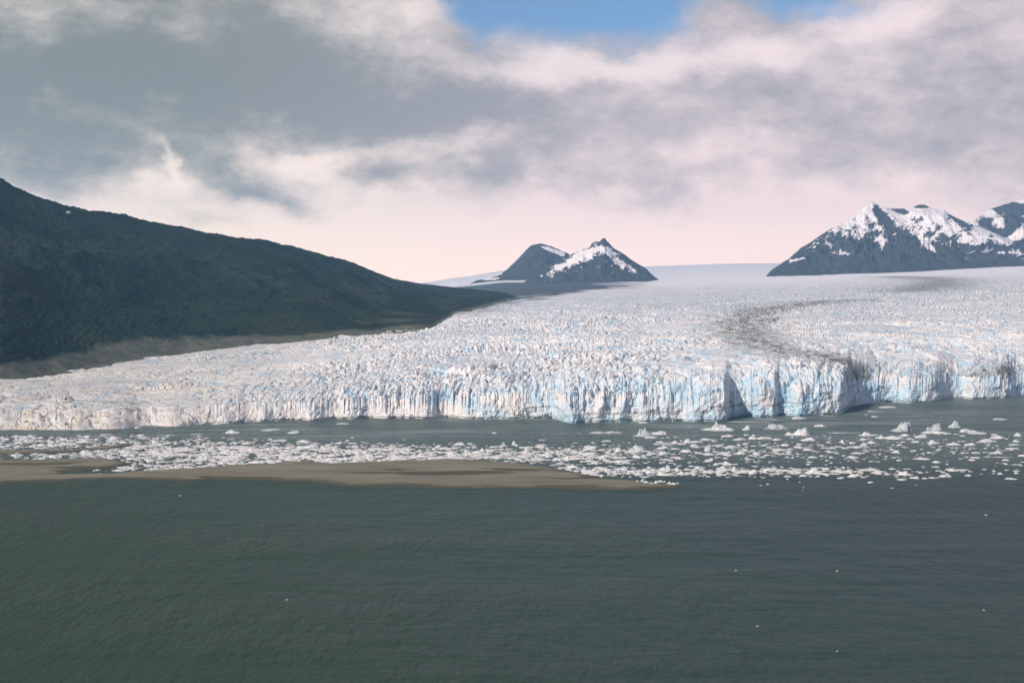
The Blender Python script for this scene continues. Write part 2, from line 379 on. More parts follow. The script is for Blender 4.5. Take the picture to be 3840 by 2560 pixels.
# join: right behind the front the level follows the traced cliff height
fr = np.exp(-dr/95)[:, None]
E0 = base_e(px_c, Rf+offtop)
E = E+(ztop0-E0)[None, :]*fr
lip = 0.20*small*ztop0; E = E-lip[None, :]*(1-sstep(0, 40, dr))[:, None]
lipz = ztop0-lip
h, h2, h3, cr, cr2 = serac(Xt, Yt, PX, dr[:, None])
dd = Yt-1450
rough_side = 0.55+0.45*sstep(500, 1700, PX)
far = 1-sstep(1700, 5200, dd)
smooth_mid = 1-0.60*sstep(900, 2400, dd)*(1-sstep(2400, 3600, PX))
frontboost = 1+0.45*np.exp(-(dr/48)**2)[:, None]*small[None, :]
T1, T2, u1, u2, u3, tx, ty = worley((Xt+fbm(Xt/20, Yt/20, 2, 51)*9)/6.3, (Yt+fbm(Xt/20, Yt/20, 2, 52)*9)/8, 61)
tower = ((u1-0.5)*1.4+((u2-0.5)*tx+(u3-0.5)*ty)*2.0-(1-sstep(0, 0.35, T2-T1))*0.9)*np.exp(-(dr/42)**2)[:, None]*small[None, :]*(0.5+0.8*sstep(-0.3, 0.3, fbm(Xt/70, Yt/70, 2, 67)))
amp = rough_side*smooth_mid*(0.16+0.84*far)
patch = 0.40+1.0*sstep(-0.35, 0.35, fbm(Xt/180, Yt/130, 3, 91))
Zt = E+amp*patch*frontboost*(h*2.9+h2*1.15+h3*4.0)+tower*2.0+fbm(Xt/260, Yt/260, 3, 95)*5*(1-np.exp(-dr/80))[:, None]+0.25*fbm(Xt/3, Yt/3, 2, 99)*rough_side*far
pat = sstep(0.02, 0.42, fbm(Xt/34, Yt/46, 4, 341)+0.25*fbm(Xt/9, Yt/9, 2, 343))
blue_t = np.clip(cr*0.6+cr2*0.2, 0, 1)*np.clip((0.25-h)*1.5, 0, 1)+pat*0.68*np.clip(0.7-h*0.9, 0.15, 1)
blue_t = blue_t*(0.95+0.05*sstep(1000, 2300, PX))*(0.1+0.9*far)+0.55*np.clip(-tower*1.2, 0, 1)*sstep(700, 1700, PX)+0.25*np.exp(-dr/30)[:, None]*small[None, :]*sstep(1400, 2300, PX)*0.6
# dirt: moraine bands traced as lines on the surface
def band(lines, Xw, Yw, w0, seed):
    best = np.full(Xw.shape, 1e9)
    wx = Xw+fbm(Xw/70, Yw/70, 3, seed)*26; wy = Yw+fbm(Xw/70, Yw/70, 3, seed+4)*26
    for L in lines:
        for (x0, y0), (x1, y1) in zip(L[:-1], L[1:]):
            vx, vy = x1-x0, y1-y0; t = np.clip(((wx-x0)*vx+(wy-y0)*vy)/(vx*vx+vy*vy), 0, 1)
            best = np.minimum(best, np.hypot(wx-x0-t*vx, (wy-y0-t*vy)))
    return best
def on_ice(px, py):
    Yc = np.arange(1500, 12000, 10.0); e = base_e(np.full(Yc.shape, float(px)), Yc)
    py_ = 1060+F*(H-e)/Yc; i = np.argmax(py_ <= py)
    return ((px-1920)/F*Yc[i], Yc[i])
arc = [on_ice(*p) for p in [(3180,1128),(3080,1132),(2980,1142),(2880,1156),(2820,1180),(2800,1212),(2800,1250),(2840,1285),(2920,1305),(3030,1322),(3150,1340),(3260,1352)]]
arc2 = [on_ice(*p) for p in [(2850,1205),(2960,1190),(3080,1186)]]
arc3 = [on_ice(*p) for p in [(3260,1352),(3450,1350),(3620,1340),(3840,1338),(4200,1336)]]
hook = [on_ice(*p) for p in [(3330,1038),(3440,1040),(3510,1046),(3530,1056),(3490,1074),(3430,1090)]]
b1 = np.minimum(band([arc], Xt, Yt, 30, 301), band([arc3], Xt, Yt, 30, 301)*2.2+14); b2 = band([arc2], Xt, Yt, 30, 301); b3 = band([hook], Xt, Yt, 90, 301)
mott = sstep(-0.25, 0.4, fbm(Xt/22, Yt/16, 3, 311))
dirt_t = np.exp(-(b1/(26+Yt*0.010))**2)*0.78*(0.45+0.55*mott)+0.38*np.exp(-(b1/85)**2)*mott+np.exp(-(b2/26)**2)*0.4*mott+np.exp(-(b3/130)**2)*0.7
# cloud shadow painted as dark rock on far ice, plus debris margin off hill
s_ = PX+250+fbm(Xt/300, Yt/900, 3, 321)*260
cloud_shade = sstep(2760, 2380, s_-0*Yt)*sstep(5200, 6000, Yt+fbm(Xt/200, Yt/600, 3, 323)*900+(2300-PX)*2.6)*sstep(9000, 8300, Yt)*sstep(4300, 5400, Yt)
rock_shade_t = cloud_shade*1.1
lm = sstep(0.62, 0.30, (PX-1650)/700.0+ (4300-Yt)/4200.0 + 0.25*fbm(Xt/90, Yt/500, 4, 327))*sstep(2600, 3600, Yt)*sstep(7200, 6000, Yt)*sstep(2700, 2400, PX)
rock_shade_t = np.clip(rock_shade_t+lm*0.9, 0, 1)
# warm dust streaks along flow on the left half
stre = sstep(-0.15, 0.5, fbm(Xt/160, Yt/26, 4, 331))
dirt_t = dirt_t+stre*0.42*(1-sstep(300, 1900, PX))*(0.5+0.5*mott)+stre*0.20*sstep(2300, 3400, Yt)*(1-sstep(8500, 11000, Yt))
dirt_t = dirt_t+0.35*(1-sstep(0, 900, PX))*np.exp(-((base_e(PX, Yt)-33)/14)**2)*0.3
# face rows
ztl = Zt[0]
tz = zf[:, None]; Zf = -3+tz*(ztl+3)[None, :]
A = np.broadcast_to(Xf0[None, :], Zf.shape)
PXf = np.broadcast_to(px_c[None, :], Zf.shape)
off, crk = face_off(A, Zf, PXf)
lean_f = (lean[None, :])*np.clip(Zf/np.maximum(ztop0, 1), -0.05, 1.4)**1.25 if False else lean[None, :]*np.clip(Zf/np.maximum(ztl, 1)[None, :], 0, 1)**(1.2+0.9*small[None, :])
blend = sstep(0.8, 1.0, tz)
off = off*face_amp[None, :]+lean_f
# talus-like collapsed aprons at the foot of some walls
apr = np.clip(fbm(A/45, 0*A, 2, 261)+0.05, 0, 1)*np.clip(1-Zf/26, 0, 1)*20*small[None, :]
off = off-apr
off = off*(1-blend)+offtop[None, :]*blend
# wave-cut notch
off = off+2.2*np.exp(-((Zf-0.6)/1.1)**2)*small[None, :]
Yf = front(PXf, np.minimum(Zf, (ztop0*0.75)[None, :]))*(1-blend)+Rf[None, :]*blend+off; Xf = us[None, :]*Yf
sh1, sh2, sh3, _c, _d = serac(Xf, Yf, PXf, 0)
Zf = Zf+np.sin(np.pi*np.clip((tz-0.05)/0.95, 0, 1))*(0.12+0.88*(1-small))[None, :]*(sh1*3.2+sh2*1.4+sh3*3.6)
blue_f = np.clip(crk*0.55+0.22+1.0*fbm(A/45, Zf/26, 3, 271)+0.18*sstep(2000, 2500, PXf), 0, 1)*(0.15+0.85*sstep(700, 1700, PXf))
# the lip keeps old weathered white ice
blue_f = blue_f*(1-0.2*sstep(0.9, 1.0, tz))
seam = pl([(-1600,-99),(1900,-99),(1960,11.5),(2080,14),(2150,9),(2250,10),(2560,10.5),(2720,13),(2900,13.5),(3050,16),(3160,22),(3240,29),(3290,38),(3330,47),(3360,60),(3420,99),(5400,99)], px_c)[None, :]+perlin(A/18, 0*A, 281)*1.2
dirt_f = np.exp(-((Zf-seam)/(0.95+1.4*sstep(3200, 3330, PXf)))**2)*0.95*np.clip(0.75+perlin(A/14, 0*A, 283)*1.3, 0.1, 1)
dirt_f = dirt_f+0.30*(1-sstep(300, 1500, PXf))*sstep(-0.3, 0.4, fbm(A/14, Zf/6, 3, 285))
blue_f = np.clip(blue_f+0.25*(Zf < seam)*(PXf > 1900)*(PXf < 3200), 0, 1)
# extra back row closes the far end downwards
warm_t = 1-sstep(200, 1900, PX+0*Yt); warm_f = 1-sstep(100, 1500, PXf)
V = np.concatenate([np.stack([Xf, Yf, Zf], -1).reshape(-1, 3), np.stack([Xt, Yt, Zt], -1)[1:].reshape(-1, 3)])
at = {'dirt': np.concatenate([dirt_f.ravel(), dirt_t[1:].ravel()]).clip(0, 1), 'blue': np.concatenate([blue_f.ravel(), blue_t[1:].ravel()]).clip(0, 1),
      'warm': np.concatenate([warm_f.ravel(), warm_t[1:].ravel()]), 'rock': np.concatenate([0*warm_f.ravel(), rock_shade_t[1:].ravel()])}  # the rock channel holds margin debris and the painted cloud shade
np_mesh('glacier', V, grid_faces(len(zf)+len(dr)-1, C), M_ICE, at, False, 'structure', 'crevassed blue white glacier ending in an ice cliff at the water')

# ------------------------------------------------------------------ forested hill at the left
SKYL = [(-1600,250),(-900,430),(-400,560),(-150,620),(0,670),(60,703),(110,722),(180,748),(270,776),(350,792),(450,806),(530,826),(620,843),(760,870),(870,888),(960,894),(1040,911),(1130,934),(1200,952),(1290,976),(1340,992),(1400,1018),(1470,1043),(1560,1062),(1650,1072),(1740,1080),(1850,1092),(1950,1104),(2100,1116)]
RIDY = [(-1600,2600),(0,2900),(1000,3700),(1470,4600),(1650,5200),(1850,5300),(2100,5300)]
FOOTY = [(-1600,1640),(-600,1660),(0,1690),(500,2060),(960,2260),(1300,2400),(1600,2400),(1660,2750),(1720,3250),(1800,3600),(1900,4100),(2100,5000)]
uh = np.arange(pxu(-1600), pxu(2100), 1.5/1280); ph = 1920+uh*F
th = np.concatenate([np.linspace(-0.12, 0, 14)[:-1], np.linspace(0, 1, 330), np.linspace(1, 1.6, 40)[1:]])
ry_ = pl(RIDY, ph); fy_ = pl(FOOTY, ph)
for arr in (ry_, fy_): arr[:] = np.convolve(np.pad(arr, 12, 'edge'), np.ones(25)/25, 'valid')
rz = H+(1060-pl(SKYL, ph))/F*ry_; fz = base_e(ph, fy_)+1.0
T = th[:, None]; Yh = fy_[None, :]+(ry_-fy_)[None, :]*T; Xh = uh[None, :]*Yh
g = np.clip(T, 0, 1); shape = 0.82*g+0.18*g**2+0.10*np.sin(g*np.pi)
Zh = fz[None, :]+(rz-fz)[None, :]*shape
Zh = np.where(T > 1, rz[None, :]-(T-1)*(rz*0.9+50)[None, :], Zh); Zh = np.where(T < 0, Zh+T*120, Zh)
env = np.sin(np.clip(T, 0, 1)*np.pi)**0.8; hs = np.clip((rz-fz)/150, 0.03, 1)[None, :]
Zh = Zh+env*hs*(ridged(Xh/420, Yh/420, 5, 401)-0.6)*60+hs*fbm(Xh/120, Yh/120, 4, 409)*7+hs*fbm(Xh/26, Yh/26, 3, 411)*3.0*(0.4+0.6*env)
F1, F2, q1, q2, q3, dx, dy = worley(Xh/9, Yh/9, 421)
Zh = Zh+np.clip(0.6-F1, 0, 1)*6*hs*(T > 0.06)
hgt = Zh-fz[None, :]
bandh = pl([(-1600,26),(0,17),(300,24),(520,27),(800,19),(1100,10),(1400,3),(1500,6),(1600,5),(2100,2)], ph)[None, :]
rock = 1-sstep(0.75, 1.15, hgt/(bandh+0.01)+fbm(Xh/50, Yh/50, 4, 431)*0.5)
rock = np.clip(rock*0.9+0.45*sstep(0.25, 0.6, fbm(Xh/160, Yh/60, 4, 433)+0.25*sstep(900, 1600, ph)[None, :])*sstep(400, 1500, ph)[None, :]*sstep(1900, 1550, ph)[None, :], 0, 1)
PYh = 1060+F*(H-Zh)/Yh
sn = np.clip(1.5-np.hypot((ph[None, :]-262)/7, (PYh-797)/4), 0, 1)
np_mesh('hill', np.stack([Xh, Yh, Zh], -1).reshape(-1, 3), grid_faces(len(th), len(uh)), M_HILL, {'rock': rock, 'snow': sn}, True, 'structure', 'dark forested hillside sloping down to the glacier margin')

# ------------------------------------------------------------------ mountains
def mountain(name, label, skyl, y_foot, y_ridge, foot_px, snowf, seed, rough=1.0, step=1.0, back=1.5):
    p0, p1 = skyl[0][0], skyl[-1][0]
    u = np.arange(pxu(p0), pxu(p1), step/1280); p = 1920+u*F
    yr = y_ridge if np.isscalar(y_ridge) else pl(y_ridge, p); yr = yr*np.ones(len(p))
    sy = pl(skyl, p); sy = sy+3.0*fbm(p/22, 0*p, 3, seed+1)*rough
    zr = H+(1060-sy)/F*yr
    yf = y_foot*np.ones(len(p)); zb = base_e(p, yf)-12
    zr = np.maximum(zr, base_e(p, yr)-15)
    t = np.concatenate([np.linspace(0, 1, 170), np.linspace(1, back, 30)[1:]])[:, None]
    Yw = yf[None, :]+(yr-yf)[None, :]*t; Xw = u[None, :]*Yw
    g = np.clip(t, 0, 1); sh = 0.6*g+0.4*g**1.8
    dz = (zr-zb)[None, :]
    Zw = np.where(t <= 1, zb[None, :]+dz*sh, zr[None, :]-(t-1)*dz*1.6)
    e = np.sin(np.clip(t, 0, 1)*np.pi)**0.9
    rg = ridged(Xw/230, Yw/420, 5, seed+3)-0.62
    Zw = Zw+e*dz*0.42*rg*rough+e*dz*0.10*fbm(Xw/60, Yw/60, 4, seed+7)
    P2 = np.broadcast_to(p[None, :], Zw.shape); PY = 1060+F*(H-Zw)/Yw
    s = snowf(P2, PY, Zw, Xw, Yw, rg, g+0*Zw)
    np_mesh(name, np.stack([Xw, Yw, Zw], -1).reshape(-1, 3), grid_faces(len(t), len(u)), M_MTN, {'snow': s}, False, 'structure', label)
def ell(P, Q, x, y, rx, ry, rot=0.0):
    c, s = math.cos(rot), math.sin(rot); a = (P-x)*c+(Q-y)*s; b = (Q-y)*c-(P-x)*s
    return np.exp(-((a/rx)**2+(b/ry)**2)*1.2)
def snow_c(P, Q, Z, X, Y, rg, g):
    n = fbm(P/26, Q/16, 4, 501)*0.55+fbm(P/9, Q/6, 2, 503)*0.2
    s = 0.95*ell(P, Q, 2130, 985, 100, 20, -0.50)+0.75*ell(P, Q, 2200, 950, 60, 22, -0.45)+1.1*ell(P, Q, 2275, 940, 42, 16, 0.35)+0.8*ell(P, Q, 2320, 985, 50, 16, 0.65)+0.5*ell(P, Q, 2215, 968, 25, 25)+0.6*ell(P, Q, 2365, 1005, 45, 9, 0.6)
    return np.clip(s*0.80+n*1.1+0.06+0.3*fbm((P+Q*1.2)/11, (Q-P*0.3)/5, 3, 507)+0.45*fbm((P*0.45+Q)/4.5, (P-Q*0.45)/22, 3, 509), 0, 1)*(Q > 912)
def snow_l(P, Q, Z, X, Y, rg, g):
    n = fbm(P/24, Q/12, 4, 511)*0.5+0.3*fbm(P/7, Q/4, 3, 512)
    return np.clip(0.95*ell(P, Q, 2060, 935, 45, 9, 0.35)+0.9*ell(P, Q, 2100, 950, 35, 10, 0.3)+0.7*ell(P, Q, 1860, 1030, 50, 9, -0.3)+0.6*ell(P, Q, 1850, 1045, 60, 8, -0.1)+n*0.8-0.08, 0, 1)
def snow_r(P, Q, Z, X, Y, rg, g):
    n = fbm((P+Q*0.6)/46, Q/26, 5, 521)*0.75+fbm(P/14, Q/10, 3, 523)*0.25
    lim = pl([(2880,930),(3000,905),(3100,880),(3160,878),(3250,868),(3340,850),(3400,860),(3480,880),(3560,890),(3680,905),(3800,930),(4300,940)], P)
    s = 0.46-(Q-lim)/95.0*0.5
    s = np.clip(s, -0.12, 1.15)+0.62*ell(P, Q, 3170, 950, 70, 10, 0.0)+0.5*ell(P, Q, 3310, 915, 22, 40)+0.6*ell(P, Q, 3480, 925, 75, 10, 0.75)+0.55*ell(P, Q, 2985, 975, 50, 9, -0.2)+0.4*ell(P, Q, 3630, 900, 60, 14, 0)
    s = s-1.5*ell(P, Q, 3290, 800, 30, 14, 1.1)-1.4*ell(P, Q, 3325, 835, 34, 12, 0.85)-1.3*ell(P, Q, 3372, 792, 34, 9, 0.3)-1.3*ell(P, Q, 3450, 776, 38, 8, 0.05)-1.0*ell(P, Q, 3590, 830, 60, 10, 0.55)-0.9*ell(P, Q, 3070, 880, 60, 8, -0.6)
    return np.clip(s+n*0.75+0.5*fbm((P+Q)/12, Q/6, 3, 527), 0, 1)
def snow_rr(P, Q, Z, X, Y, rg, g):
    n = fbm((P-Q*0.5)/60, Q/30, 5, 531)*0.6
    s = 0.27-(Q-905)/120.0*0.35-1.2*ell(P, Q, 3790, 778, 100, 16, 0.1)-1.1*ell(P, Q, 3790, 820, 22, 34)-0.8*ell(P, Q, 3680, 880, 60, 14)+0.7*ell(P, Q, 3800, 890, 70, 14, -0.5)
    return np.clip(s+n*0.8, 0, 1)
mountain('mountain', 'rounded grey blue peak with a little snow behind the pointed peak', [(1740,1075),(1785,1052),(1840,1040),(1888,1020),(1921,992),(1958,954),(1985,925),(1996,919),(2028,913),(2070,925),(2131,952),(2200,975),(2280,1010),(2350,1060)], 9400, 9900, None, snow_l, 540, 0.6)
mountain('mountain', 'small pointed peak with rocky horn and streaked snow', [(1960,1065),(1996,1030),(2050,998),(2099,973),(2155,948),(2211,926),(2220,911),(2232,906),(2248,907),(2256,896),(2267,892),(2275,905),(2285,914),(2304,933),(2342,954),(2365,973),(2400,994),(2426,1010),(2450,1035),(2500,1068)], 8000, 8600, None, snow_c, 560, 0.6)
mountain('mountain', 'wide snow covered massif above dark blue rock', [(2850,1060),(2890,1013),(2955,971),(3002,929),(3039,908),(3067,887),(3100,866),(3161,833),(3208,805),(3250,765),(3266,757),(3292,772),(3348,784),(3395,782),(3418,777),(3451,765),(3488,782),(3535,789),(3572,815),(3675,854),(3760,890),(3840,925),(3960,960),(4100,985),(4300,1000)], 8000, [(2850,8500),(3000,8900),(3266,9500),(4300,9500)], None, snow_r, 580, 0.9)
mountain('mountain', 'snowy shoulder rising into the cloud at the right edge', [(3480,940),(3560,900),(3640,835),(3700,788),(3760,768),(3840,745),(4000,700),(4400,640),(5000,600)], 8600, 10500, None, snow_rr, 600, 0.8, 1.5)

# ------------------------------------------------------------------ sandbars
def pts_world(L): return np.array([ray_ground(*p) for p in L])
def sdf(poly, X, Y):
    n = len(poly); d = np.full(X.shape, 1e18); s = np.ones(X.shape)
    for i in range(n):
        ax, ay = poly[i]; bx, by = poly[i-1]
        ex, ey = bx-ax, by-ay; wx, wy = X-ax, Y-ay
        t = np.clip((wx*ex+wy*ey)/(ex*ex+ey*ey), 0, 1)
        d = np.minimum(d, (wx-ex*t)**2+(wy-ey*t)**2)
        c1 = Y >= ay; c2 = Y < by; c3 = ex*wy > ey*wx
        s = np.where((c1 & c2 & c3) | (~c1 & ~c2 & ~c3), -s, s)
    return s*np.sqrt(d)
BAR = [(-1400,1835),(-600,1828),(0,1815),(100,1808),(300,1800),(500,1795),(600,1799),(700,1805),(800,1798),(950,1798),(1100,1803),(1200,1808),(1300,1821),(1500,1826),(1700,1830),(1900,1832),(2100,1831),(2250,1836),(2400,1838),(2480,1832),(2560,1823),
 (2500,1817),(2420,1812),(2330,1800),(2230,1788),(2150,1768),(2060,1752),(1960,1738),(1850,1728),(1750,1723),(1600,1724),(1400,1733),(1250,1739),(1180,1732),(1080,1732),(1000,1741),(850,1748),(700,1757),(560,1765),(420,1775),(230,1778),(215,1772),(350,1762),(470,1750),(488,1738),(450,1726),(400,1720),(250,1722),(120,1727),(0,1725),(-600,1722),(-1400,1720)]
MUD = [(-1400,1680),(-600,1683),(0,1686),(130,1684),(230,1688),(330,1678),(430,1669),(500,1671),(440,1680),(330,1690),(260,1697),(190,1700),(120,1702),(0,1703),(-1400,1708)]
LOWS = [((1640,1778),(300,8)),((1950,1765),(120,5)),((300,1758),(160,4)),((560,1742),(60,4)),((2230,1797),(150,4)),((100,1745),(170,4))]
def bar(name, poly, label, seed, hmax):
    P_ = pts_world(poly); x0, x1 = P_[:, 0].min()-15, P_[:, 0].max()+15; y0, y1 = P_[:, 1].min()-12, P_[:, 1].max()+12
    gx = np.arange(x0, x1, 1.6); gy = np.arange(y0, y1, 1.3); Xg, Yg = np.meshgrid(gx, gy)
    s = sdf(P_, Xg+fbm(Xg/30, Yg/30, 5, seed)*9, Yg+fbm(Xg/30, Yg/30, 5, seed+2)*6)
    ins = np.clip(-s, -6, 200)
    Zg = np.where(ins > 0, hmax*(1-np.exp(-ins/5)), ins*0.16)+fbm(Xg/45, Yg/14, 4, seed+5)*0.5*np.clip(ins/10, 0, 1)
    low = 0
    for (cx, cy), (rx, ry) in LOWS:
        wx, wy = ray_ground(cx, cy); sc_ = wy/F; sy_ = abs(ray_ground(cx, cy-ry)[1]-wy)
        low = low+np.exp(-(((Xg+fbm(Xg/40, Yg/20, 3, 9)*16-wx)/(rx*sc_))**2+((Yg+fbm(Xg/40, Yg/20, 3, 19)*8-wy)/sy_)**2))
    Zg = Zg-low*hmax*0.72
    dry = sstep(0.30, 0.95, 1-np.exp(-np.clip(ins, 0, 99)/6)-low*0.9+0.75*fbm(Xg/70, Yg/9, 5, seed+8))
    np_mesh(name, np.stack([Xg, Yg, Zg], -1).reshape(-1, 3), grid_faces(len(gy), len(gx)), M_SAND, {'dry': dry}, True, 'structure', label)
bar('sandbar', BAR, 'long low sandy spit between lagoon and open water', 611, 2.2)
bar('mudbank', MUD, 'narrow dark mudbank among the brash ice at the left', 631, 1.2)

# ------------------------------------------------------------------ floating ice
random.seed(7); RNG = np.random.default_rng(11)
def floe_mesh(seed, asp, tall, peaks):
    """one lump of floating ice in unit width: rows of rings from waterline to top; tall = height/width; peaks = [(x, y, h, r)]"""
    r = np.random.default_rng(seed); n = 22; rings = 8
    ang = np.linspace(0, 2*np.pi, n, endpoint=False)
    rad = 0.5*(1+0.16*np.sin(ang*2+r.uniform(0, 6))+0.12*np.sin(ang*3+r.uniform(0, 6))+0.10*np.sin(ang*5+r.uniform(0, 6))+r.uniform(-0.07, 0.07, n))
    V = []
    for k in range(rings):
        f = [1.0, 1.03, 0.97, 0.85, 0.66, 0.46, 0.25, 0.10][k]
        for a, q in zip(ang, rad):
            x = math.cos(a)*q*f; y = math.sin(a)*q*f*asp
            if k == 0: z = -0.05
            elif k == 1: z = tall*0.10
            else:
                z = tall*(0.30+0.06*r.uniform(-1, 1))*min(1, (1.04-f)*5)
                for (qx, qy, qh, qr) in peaks:
                    z += tall*qh*min(1, 1.9*max(0, 1-math.hypot(x-qx, (y-qy*asp)/max(asp, .3))/(qr*1.15)))*r.uniform(0.8, 1.0)
                z *= 1+0.16*r.uniform(-1, 1)
            V.append((x+r.uniform(-.012, .012), y+r.uniform(-.012, .012), z))
    V.append((0, 0, V[-1][2]))
    Q = []; me = bpy.data.meshes.new('ice')
    for k in range(rings-1):
        for i in range(n):
            j = (i+1) % n; Q.append((k*n+i, k*n+j, (k+1)*n+j, (k+1)*n+i))
    for i in range(n): Q.append(((rings-1)*n+i, (rings-1)*n+(i+1) % n, len(V)-1))
    Q.append(tuple(range(n))[::-1])
    me.from_pydata(V, [], Q); me.update()
    return me
def berg_mesh(seed, asp, tall, peaks):
    """an iceberg: polar grid with steep mesas, tilted plates and facets"""
    r = np.random.default_rng(seed); n = 46; fr_ = np.array([1.0, 1.02, 0.98, 0.93, 0.86, 0.78, 0.69, 0.60, 0.50, 0.40, 0.30, 0.20, 0.10])
    ang = np.linspace(0, 2*np.pi, n, endpoint=False)
    rad = 0.5*(0.9+0.16*np.sin(ang*2+r.uniform(0, 6))+0.10*np.sin(ang*3+r.uniform(0, 6))+0.07*np.sin(ang*7+r.uniform(0, 6))+r.uniform(-0.05, 0.05, n))
    A_, R_ = np.meshgrid(ang, fr_); q = np.broadcast_to(rad[None, :], A_.shape)
    x = np.cos(A_)*q*R_; y = np.sin(A_)*q*R_*asp
    F1, F2, a1, a2, a3, dx, dy = worley(x*9+seed, y*9/asp*0.6+seed*0.7, seed)
    G1, G2, b1_, b2_, b3_, ex, ey = worley(x*22+seed, y*22, seed+3)
    z = 0.22+0.10*(a1-0.5)
    for (qx, qy, qh, qr) in peaks:
        d_ = np.hypot(x-qx+0.05*(a2-0.5), (y-qy*asp)/asp*0.8)/qr+0.22*(a1-0.5)
        tilt = 1+(x-qx)/qr*r.uniform(-0.45, 0.45)
        z = z+0.85*qh*np.clip(1.9*np.clip(1-d_, 0, 1), 0, 1)*tilt*(0.8+0.22*a3)
    z = z*(1+0.30*((a2-0.5)*dx+(a3-0.5)*dy)+0.25*(b1_-0.5)-0.25*(F2-F1 < 0.12))
    z = z*np.clip((1.03-R_)*6, 0, 1)
    z[0] = -0.2; z[1] = 0.03; z = z*tall
    V = [tuple(v) for v in np.stack([x, y, z], -1).reshape(-1, 3)]; V.append((0, 0, float(z[-1].mean())))
    k = len(fr_); Q = [(i*n+j, i*n+(j+1) % n, (i+1)*n+(j+1) % n, (i+1)*n+j) for i in range(k-1) for j in range(n)]
    Q += [((k-1)*n+j, (k-1)*n+(j+1) % n, k*n) for j in range(n)]; Q.append(tuple(range(n))[::-1])
    me = bpy.data.meshes.new('ice'); me.from_pydata(V, [], Q); me.update(); return me
FLAT = [floe_mesh(100+i, 0.55+0.1*(i % 4), 0.16, [(0.1*(i % 3)-0.1, 0, 0.35, 0.3)]) for i in range(10)]
LUMP = [floe_mesh(200+i, 0.6+0.08*(i % 4), 0.33, [(0.18*((i % 3)-1), 0, 0.8, 0.32), (-0.2, 0.1, 0.4, 0.2)]) for i in range(8)]
THIN = [floe_mesh(300+i, 0.22, 0.05, [(0.2, 0, 0.7, 0.2)]) for i in range(4)]
for L_ in (FLAT, LUMP, THIN):
    for m_ in L_: m_.materials.append(M_BERG)
def place(name, me, px, py, wpx, hpx, rot=0.0, unit_h=None, flip=False):
    x, y = ray_ground(px, py)
    s = wpx*y/F*0.96
    zs = max(v.co.z for v in me.vertices)
    o = bpy.data.objects.new(name, me); COL.objects.link(o)
    hm = hpx*y/F
    dep = s
    if dep*0.55*H/y > hm*0.75: dep = hm*0.75*y/H/0.55   # seen from above, part of the picture height is the floe's depth
    dep = max(dep, 1.2)
    hz = max(0.25, hm-0.55*dep*H/y)
    o.location = (x, y+dep*0.3, 0); o.scale = (s, dep, hz/zs); o.rotation_euler = (0, 0, rot)
    return o, x, y
